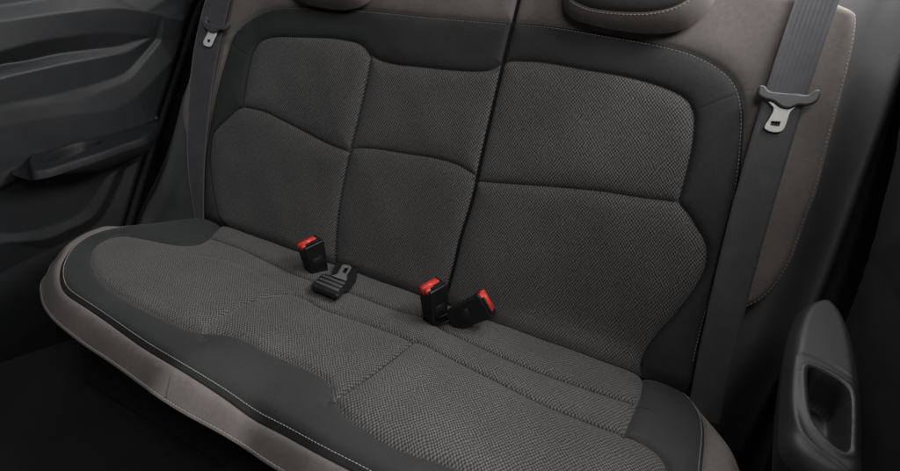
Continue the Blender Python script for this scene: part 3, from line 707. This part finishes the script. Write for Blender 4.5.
bR = belt('seat_belt', lin(DATA['beltR_l']), lin(DATA['beltR_r']), 'grey seat belt webbing with steel tongue hanging over the taupe bolster at the right', hfR, -.03, 'rear seat belts')
bL = belt('seat_belt', lin(DATA['beltL_l']), lin(DATA['beltL_r']), 'dark seat belt with small steel tongue beside the far door, left end of the backrest', hfR, -.03, 'rear seat belts')
def planeM(h):   # (x,z) plane of the backrest lifted by h; local XY -> world
    zv = Vector((0, SL, 1)); c = -.004
    return Matrix(((1, 0, NB_.x, NB_.x*h), (0, SL, NB_.y, c+NB_.y*h), (0, 1, NB_.z, NB_.z*h), (0, 0, 0, 1)))
for par, pre in ((bR, 'tR'), (bL, 'tL')):
    lo_ = .033 if pre == 'tR' else .030
    tb = plate('tongue', [smooth(DATA[pre+'_wing'], .0015, True, lp=0)], .011, .0035, M_TONG, par, planeM(.030))
    for p_ in tb.data.polygons: p_.use_smooth = True
    pl_ = plate('tongue_plate', [smooth(DATA[pre+'_plate'], .0015, True, lp=0), DATA[pre+'_slot']], 0.0028, .0007, M_MET if pre == 'tR' else M_METL, par, planeM(.0285))
    pl_.parent = tb

# ------------------------------------------------------------------ buckles between the seats
def buckle(loc, ax, roll_, label, L=.074, stalk=True, group='seat belt buckles on the bench'):
    """ax: direction of the buckle's long axis (towards the red button)"""
    t = thing('belt_buckle', loc, label, 'buckle', group)
    z = Vector(ax).normalized(); y0 = Vector((math.cos(roll_), math.sin(roll_), 0)); x = (y0-z*y0.dot(z)).normalized(); y = z.cross(x)
    Rm = Matrix((x, y, z)).transposed().to_4x4(); t.rotation_mode = 'QUATERNION'; t.rotation_quaternion = Rm.to_quaternion()
    W, TH = .052, .034
    tap = lambda c: (c.x*(1.0 if c.z > 0 else .80), c.y*(1.0 if c.z > 0 else .85), c.z+(0.006*(c.y/TH) if c.z > 0 else 0))
    body = bevel_box('buckle_body', (W, TH, L), M_BUCK, t, (0, 0, L/2), bev=.0028, shape=tap)
    bevel_box('label_ridge', (W*.55, .0012, L*.34), M_BUCK, t, (0, -TH/2*.95, L*.40), bev=.0005, seg=1)
    # red button: fills the head, stepped around the slot the tongue enters
    bm = bmesh.new()
    pts = [(-.46, -.54, .985), (.46, -.54, .985), (.46, .02, 1.0), (-.46, .02, 1.0)]
    def blk(x0, x1, y0_, y1, z0, z1, tilt=0):
        r = bmesh.ops.create_cube(bm, size=1)
        for v in r['verts']:
            v.co = Vector(((x0+x1)/2+v.co.x*(x1-x0), (y0_+y1)/2+v.co.y*(y1-y0_), (z0+z1)/2+v.co.z*(z1-z0)))
            if v.co.z > (z0+z1)/2: v.co.z += tilt*(v.co.y-y0_)
    blk(-W*.50-.0008, W*.34, -TH*.02, TH*.42, L*.86, L*1.03, .12)
    blk(-W*.50-.0008, -W*.10, -TH*.30, TH*.10, L*.90, L*1.012, .12)
    bmesh.ops.bevel(bm, geom=bm.edges[:], offset=.0010, segments=2, affect='EDGES')
    me = bpy.data.meshes.new('release_button'); bm.to_mesh(me); bm.free(); me.polygons.foreach_set('use_smooth', [True]*len(me.polygons))
    link('release_button', me, M_RED, t)
    bevel_box('tongue_slot', (W*.70, TH*.16, .006), M_VOID, t, (0, -TH*.27, L*1.0-.0012), bev=.0004, seg=1)
    for sx in (-.007, .007):
        tube([wloc(t)+np.array(Rm.to_3x3() @ Vector((sx-.012, -.010, .004)))*0+np.array((sx-.012, -.012, .006)), wloc(t)+np.array((sx-.014, -.021, -.001)), wloc(t)+np.array((sx-.014, -.024, -.016))], .0016, 'stalk_wire', M_RUB, t, 6)
    if stalk: bevel_box('stalk', (W*.46, .006, .05), M_RUB, t, (0, 0, -.018), bev=.0015)
    return t
buckle((-.172, -.062, -.006), (-.16, -.22, .95), math.radians(74), 'black upright buckle with red button, next to the flat centre tongue plate', .086)
buckle((.155, -.085, -.008), (-.14, -.14, .95), math.radians(74), 'black upright buckle with red button, left one of the pair at the split between backrests', .094)
buckle((.184, -.078, .012), (.66, .14, .56), math.radians(12), 'black tilted buckle with red button leaning right, right one of the pair', .086)
# tongue plate of the middle belt lying on the cushion
def flatM(z, c, ty=0., tx=0.):
    return Matrix.Translation((c[0], c[1], z)) @ Matrix.Rotation(ty, 4, 'Y') @ Matrix.Rotation(tx, 4, 'X') @ Matrix.Translation((-c[0], -c[1], 0))
c_ = np.mean(DATA['mt_body'], 0)
tp = thing('belt_tongue', (float(c_[0]), float(c_[1]), .012), 'flat black ribbed plastic tongue with dark metal end lying on the cushion', 'belt tongue')
body = plate('tongue_body', [smooth(DATA['mt_body'], .002, True, lp=0)], .011, .003, M_TONG2, tp, flatM(.020, c_))
A_, B_, C_2, D_2 = [np.array(q) for q in DATA['mt_body4']]
for f in (.16, .44, .72):
    q = [A_+(D_2-A_)*f+(B_-A_)*.06, B_+(C_2-B_)*f-(B_-A_)*.06, B_+(C_2-B_)*(f+.14)-(B_-A_)*.06, A_+(D_2-A_)*(f+.14)+(B_-A_)*.06]
    rb = plate('grip_rib', [[tuple(x) for x in q]], .004, .0012, M_TONG, tp, flatM(.0265, c_)); rb.parent = body
plate('tongue_plate', [smooth(DATA['mt_metal'], .0015, True, lp=0), DATA['mt_slot']], .003, .0007, M_MET2, tp, flatM(.024, c_))
plate('webbing_loop', [smooth(DATA['mt_web'], .002, True)], .005, .001, M_RUB, tp, flatM(.014, c_))

# ------------------------------------------------------------------ doors
XL = -.85
def shep(P, feats):
    num = np.zeros(len(P)); den = np.zeros(len(P))
    for ln, hv, pw in feats:
        d = dist(P, ln)+.0012; w_ = pw/d**3; num += w_*hv; den += w_
    return num/den
from mathutils.bvhtree import BVHTree
def breaklines(P, feats, border):
    """height at P, linear between feature lines (a moulded panel has flat facets and crisp edges)"""
    V_ = []; E_ = []; H_ = []
    for q, hv in border: V_.append(tuple(q)); H_.append(hv)
    for ln, hv, _ in feats:
        s_ = len(V_)
        for i, q in enumerate(ln): V_.append(tuple(q)); H_.append(hv if isinstance(hv, float) or isinstance(hv, int) else hv[0]+(hv[1]-hv[0])*i/(len(ln)-1))
        E_ += [(s_+i, s_+i+1) for i in range(len(ln)-1)]
    r = delaunay_2d_cdt([Vector(q) for q in V_], E_, [], 0, 1e-5)
    hs = []
    for q, ids in zip(r[0], r[3]):
        if len(ids): hs.append(float(np.mean([H_[i] for i in ids])))
        else:
            d = [((q.x-a[0])**2+(q.y-a[1])**2) for a in V_]; hs.append(H_[int(np.argmin(d))])
    bv = BVHTree.FromPolygons([Vector((q.x, q.y, h)) for q, h in zip(r[0], hs)], [list(f) for f in r[2]])
    out = np.zeros(len(P))
    offs = [(0, 0), (.0012, 0), (-.0012, 0), (0, .0012), (0, -.0012)]
    for i, (x, y) in enumerate(P):
        a = []
        for dx, dy in offs:
            hit = bv.ray_cast(Vector((x+dx, y+dy, 5)), Vector((0, 0, -1)))
            if hit[0] is not None: a.append(hit[0].z)
        out[i] = np.mean(a) if a else 0
    return out
def grid_surface(y0, y1, z0, z1, step, keep=None):
    ys = np.arange(y0, y1, step); zs = np.arange(z0, z1, step)
    P = np.array([(y, z) for z in zs for y in ys]); ny = len(ys); T_ = []
    for j in range(len(zs)-1):
        for i in range(ny-1):
            a_ = j*ny+i; T_ += [(a_, a_+1, a_+ny+1), (a_, a_+ny+1, a_+ny)]
    return P, np.array(T_)
door = thing('car_door', (XL, -.3, .2), 'far door panel in dark grey plastic with sculpted grooves, at the left', 'door')
g = lambda k: smooth(DATA['dl_'+k], .006)
rear = g('rear')
outl = np.vstack([rear, [(-.125, -.56), (-.85, -.56), (-.85, .68)]])
P, T_, _ = patchwork(outl, [], .0038)
tip = lambda a, c: (a, c)
feats = [(g('sill'), (.020, .004), 1.), (g('sillb'), (-.016, .0), .6), (g('bandb'), (.010, .003), 1.), (g('lowt'), (.010, -.004), .7), (g('lowb'), (.0105, .0045), .5), (g('abovearm'), .012, 1.),
         (g('mid'), .012, 1), (g('upper'), .014, 1.5), (g('door_bend'), .0, 1.5), (g('armline'), .015, .6), (g('armline2'), .007, .6),
         (g('pocket0'), .004, 1.), (g('pocket'), .010, .5), (g('pocket2'), -.006, .7), (rear-np.array([.018, .002]), .004, 1.), (rear, -.010, 1.)]
h = breaklines(P, feats, [((-.9, -.6), .0), ((.3, -.6), .0), ((.4, .8), -.02), ((-.9, .8), -.02), ((-.85, .15), .01), ((-.6, -.2), -.01)])
P3 = np.stack([XL+h, P[:, 0], P[:, 1]], 1)
part_from(P, T_, P3, P, 'door_panel', M_DOOR, door)
border_strip(P, T_, P3, lambda p, f: p+np.array([-.05*f, 0, 0]), 'door_edge', M_DOOR, door)
def armrest(par, out, cup, zf, drop, mat, side_mat, cup_depth=.03, seams=(), rollw=.02, nm='armrest', ridge=None):
    O = smooth(out, .004, True); C_ = smooth(cup, .003, True)
    v, t, g_ = patchwork(O, [np.vstack([C_, C_[:1]])]+[s_ for s_ in seams], .0028)
    do = dist(v, O, True); dc = dist(v, C_, True); ins = inside(v, C_)
    hh = -.018*np.clip(1-do/rollw, 0, 1)**2.2
    for s_ in seams: hh -= .0016*np.exp(-(dist(v, s_)/.0018)**2)
    if ridge is not None: hh += .0022*np.exp(-(dist(v, ridge)/.003)**2)
    hh += .0022*np.exp(-((dc-.004)/.003)**2)*(~ins)
    hc = hh-cup_depth*sstep(dc, 0, .009)*ins
    Pz = np.stack([v[:, 0], v[:, 1], zf(v[:, 0], v[:, 1])+hc], 1)
    rc = region_at(v, t, g_, np.mean(C_, 0)); m_ = g_ == rc
    a_ = part_from(v, t[~m_], Pz, v, nm, mat, par)
    c_ = part_from(v, t[m_], Pz, v, 'pull_cup', M_CUP, par); c_.parent = a_
    b_ = border_strip(v, t, Pz, drop, 'armrest_side', side_mat, par, 8); b_.parent = a_
ae = DATA['al_edge']
zl = lambda x, y: .225+.23*y
armout = ae[:-1]+[(-.838, .06), (-.856, .02), (-.856, -.15), (-.856, -.34), (-.78, -.345)]
armout = ae+[(-.875, .03), (-.875, -.10), (-.872, -.20), (-.86, -.28)]
def drop_l(p, f):
    a_ = f*math.pi/2; k_ = float(np.clip((p[1]+.315)/.11, .06, 1))**.8*float(np.clip((.06-p[1])/.10, .15, 1)); return p+np.array([-(.07)*(1-math.cos(a_)) if p[0] > XL-.01 else 0, 0, -.050*k_*math.sin(a_)])
armrest(door, armout, DATA['al_cup'], zl, drop_l, M_ARM, M_BELLY, .03, rollw=.006)

doorR = thing('car_door', (.82, -.2, .2), 'near door panel in black plastic with pull handle at the lower right', 'door')
XR = .815
outR = np.array([(-.9, -.56), (.05, -.56), (.03, .0), (.02, .25), (.10, .45), (.22, .62), (.34, .85), (-.9, .85)])
outR = np.vstack([smooth(outR[1:7], .006), outR[7:], outR[:1]])
P, T_, _ = patchwork(outR, [], .008)
rearR = smooth([(.05, -.56), (.03, .0), (.02, .25), (.10, .45), (.22, .62), (.34, .85)], .006)
featsR = [(rearR, -.012, 1.), (rearR-np.array([.02, 0]), .004, 1.), (smooth([(.12, .66), (.00, .52), (-.09, .40), (-.16, .30)], .01), .006, 1.),
          (smooth([(.09, .66), (-.03, .52), (-.12, .40), (-.20, .31)], .01), .018, 1.), (smooth([(-.9, .62), (-.3, .62), (0, .66)], .01), .012, 1.),
          (smooth([(-.9, .2), (-.1, .3)], .01), .0, 1.), (smooth([(-.9, -.3), (0, -.3)], .01), .0, 1.)]
h = breaklines(P, featsR, [((-1, -.6), 0.), ((.2, -.6), 0.), ((.5, 1.), 0.), ((-1, 1.), 0.)])
P3 = np.stack([XR-h, P[:, 0], P[:, 1]], 1)
part_from(P, T_, P3, P, 'door_panel', M_DOOR, doorR)
border_strip(P, T_, P3, lambda p, f: p+np.array([.05*f, 0, 0]), 'door_edge', M_DOOR, doorR)
zr = lambda x, y: .28+.23*y
def drop_r(p, f):
    a_ = f*math.pi/2; q = sstep(np.array(.80-p[0]), 0, .06)
    return p+np.array([.06*(1-math.cos(a_))*q, 0, -.085*math.sin(a_)])
armrest(doorR, DATA['ar_out'], DATA['ar_cup'], zr, drop_r, M_ARM, M_ARM, .045, seams=[smooth(DATA['ar_seam'], .004)], rollw=.016, ridge=smooth(DATA['ar_ridge'], .004))

# ------------------------------------------------------------------ side trims, seals, floor
def sheet(name, outline, hf, mat, step=.008, parent=None, label=None, cat=None):
    """moulded trim standing on the backrest's slope: outline in (x,z), hf -> y"""
    O = smooth(outline, .006, True); v, t, _ = patchwork(O, [], step)
    P_ = np.stack([v[:, 0], hf(v), v[:, 1]], 1)
    o_ = thing(name, (float(v[:, 0].mean()), 0, 0), label, cat)
    part_from(v, t, P_, v, 'trim_face', mat, o_)
    border_strip(v, t, P_, lambda p, f: p+np.array([0, .05*f, 0]), 'trim_edge', mat, o_)
    return o_
tl = DATA['tl_left']; rg = smooth(DATA['tl_ridge'], .006)
outT = tl+[(-.80, -.21), (-.68, -.15), (-.66, -.0), (-.66, .14), (-.72, .17), (-.752, .24), (-.755, .34), (-.74, .45), (-.73, .50)]
sheet('wheel_arch_trim', outT, lambda v: SL*v[:, 1]-.004+.024-.020*np.exp(-(dist(v, rg)/.020)**2)-.10*np.clip(-.0-v[:, 1]+.05, 0, 1)*0, M_TRIM, label='dark moulded side trim with rounded ridge between the far door and left belt', cat='interior trim')
outS = [(.655, -.30), (.655, .0), (.65, .15), (.69, .22), (.71, .35), (.71, .55), (.70, .74), (.90, .80), (.93, .60), (.93, .35), (.93, .1), (.93, -.30)]
def hfS(v):
    x, z = v[:, 0], v[:, 1]
    base = SL*z-.004+.115
    fold = smooth([(.800, .80), (.792, .62), (.788, .45), (.785, .25), (.775, .1), (.755, -.05), (.735, -.25)], .006)
    return base-.075*np.exp(-(dist(v, fold)/.024)**2)+.04*np.clip((x-.79)/.14, 0, 1)**1.5
sheet('pillar_trim', outS, hfS, M_TRIM, label='dark grey moulded pillar and sill trim between the right bolster and the near door', cat='interior trim')
sealL = smooth([(.5, .0), (.6, .0)], .1)
rp = smooth(DATA['dl_rear'], .02)
pts = [(XL-.035, y+.035, z) for y, z in rp]
o_ = tube(pts, .012, 'door_seal', M_RUB); tag(o_, 'black rubber seal along the rear edge of the far door', 'door seal')
o_ = tube([(XR+.03, y+.04, z) for y, z in rearR[::3]], .012, 'door_seal', M_RUB); tag(o_, 'black rubber seal along the edge of the near door at the right', 'door seal')
def solid(name, lo_c, hi_c, mat, bev=.02):
    bm = bmesh.new(); bmesh.ops.create_cube(bm, size=1)
    for v in bm.verts: v.co = Vector([(lo_c[i]+hi_c[i])/2+v.co[i]*(hi_c[i]-lo_c[i]) for i in range(3)])
    bmesh.ops.bevel(bm, geom=bm.edges[:], offset=bev, segments=3, affect='EDGES')
    me = bpy.data.meshes.new(name); bm.to_mesh(me); bm.free(); return link(name, me, mat)
o_ = solid('body_side', (-1.0, -.2, -.4), (-.92, .9, .75), M_VOID); o_['kind'] = 'structure'
o_ = solid('body_side', (.90, -.2, -.4), (.98, .9, .95), M_VOID); o_['kind'] = 'structure'
o_ = solid('rear_bulkhead', (-.93, .30, -.4), (.91, .36, .60), M_VOID); o_['kind'] = 'structure'
# floor with a raised tunnel
xs = np.linspace(-1.0, 1.0, 120); ys = np.linspace(-1.5, .3, 100); vs = []; fs = []
for y in ys:
    for x in xs: vs.append((x, y, -.36+.10*math.exp(-((x)/.14)**4)+.004*math.sin(x*23+y*9)))
for j in range(len(ys)-1):
    for i in range(len(xs)-1):
        a_ = j*len(xs)+i; fs.append((a_, a_+1, a_+1+len(xs), a_+len(xs)))
me = bpy.data.meshes.new('floor'); me.from_pydata(vs, [], fs); me.polygons.foreach_set('use_smooth', [True]*len(fs)); me.update()
o_ = link('floor', me, M_CARP); o_['kind'] = 'structure'
o_ = solid('seat_riser', (-.64, -.34, -.36), (.64, .28, -.16), M_CARP); o_['kind'] = 'structure'
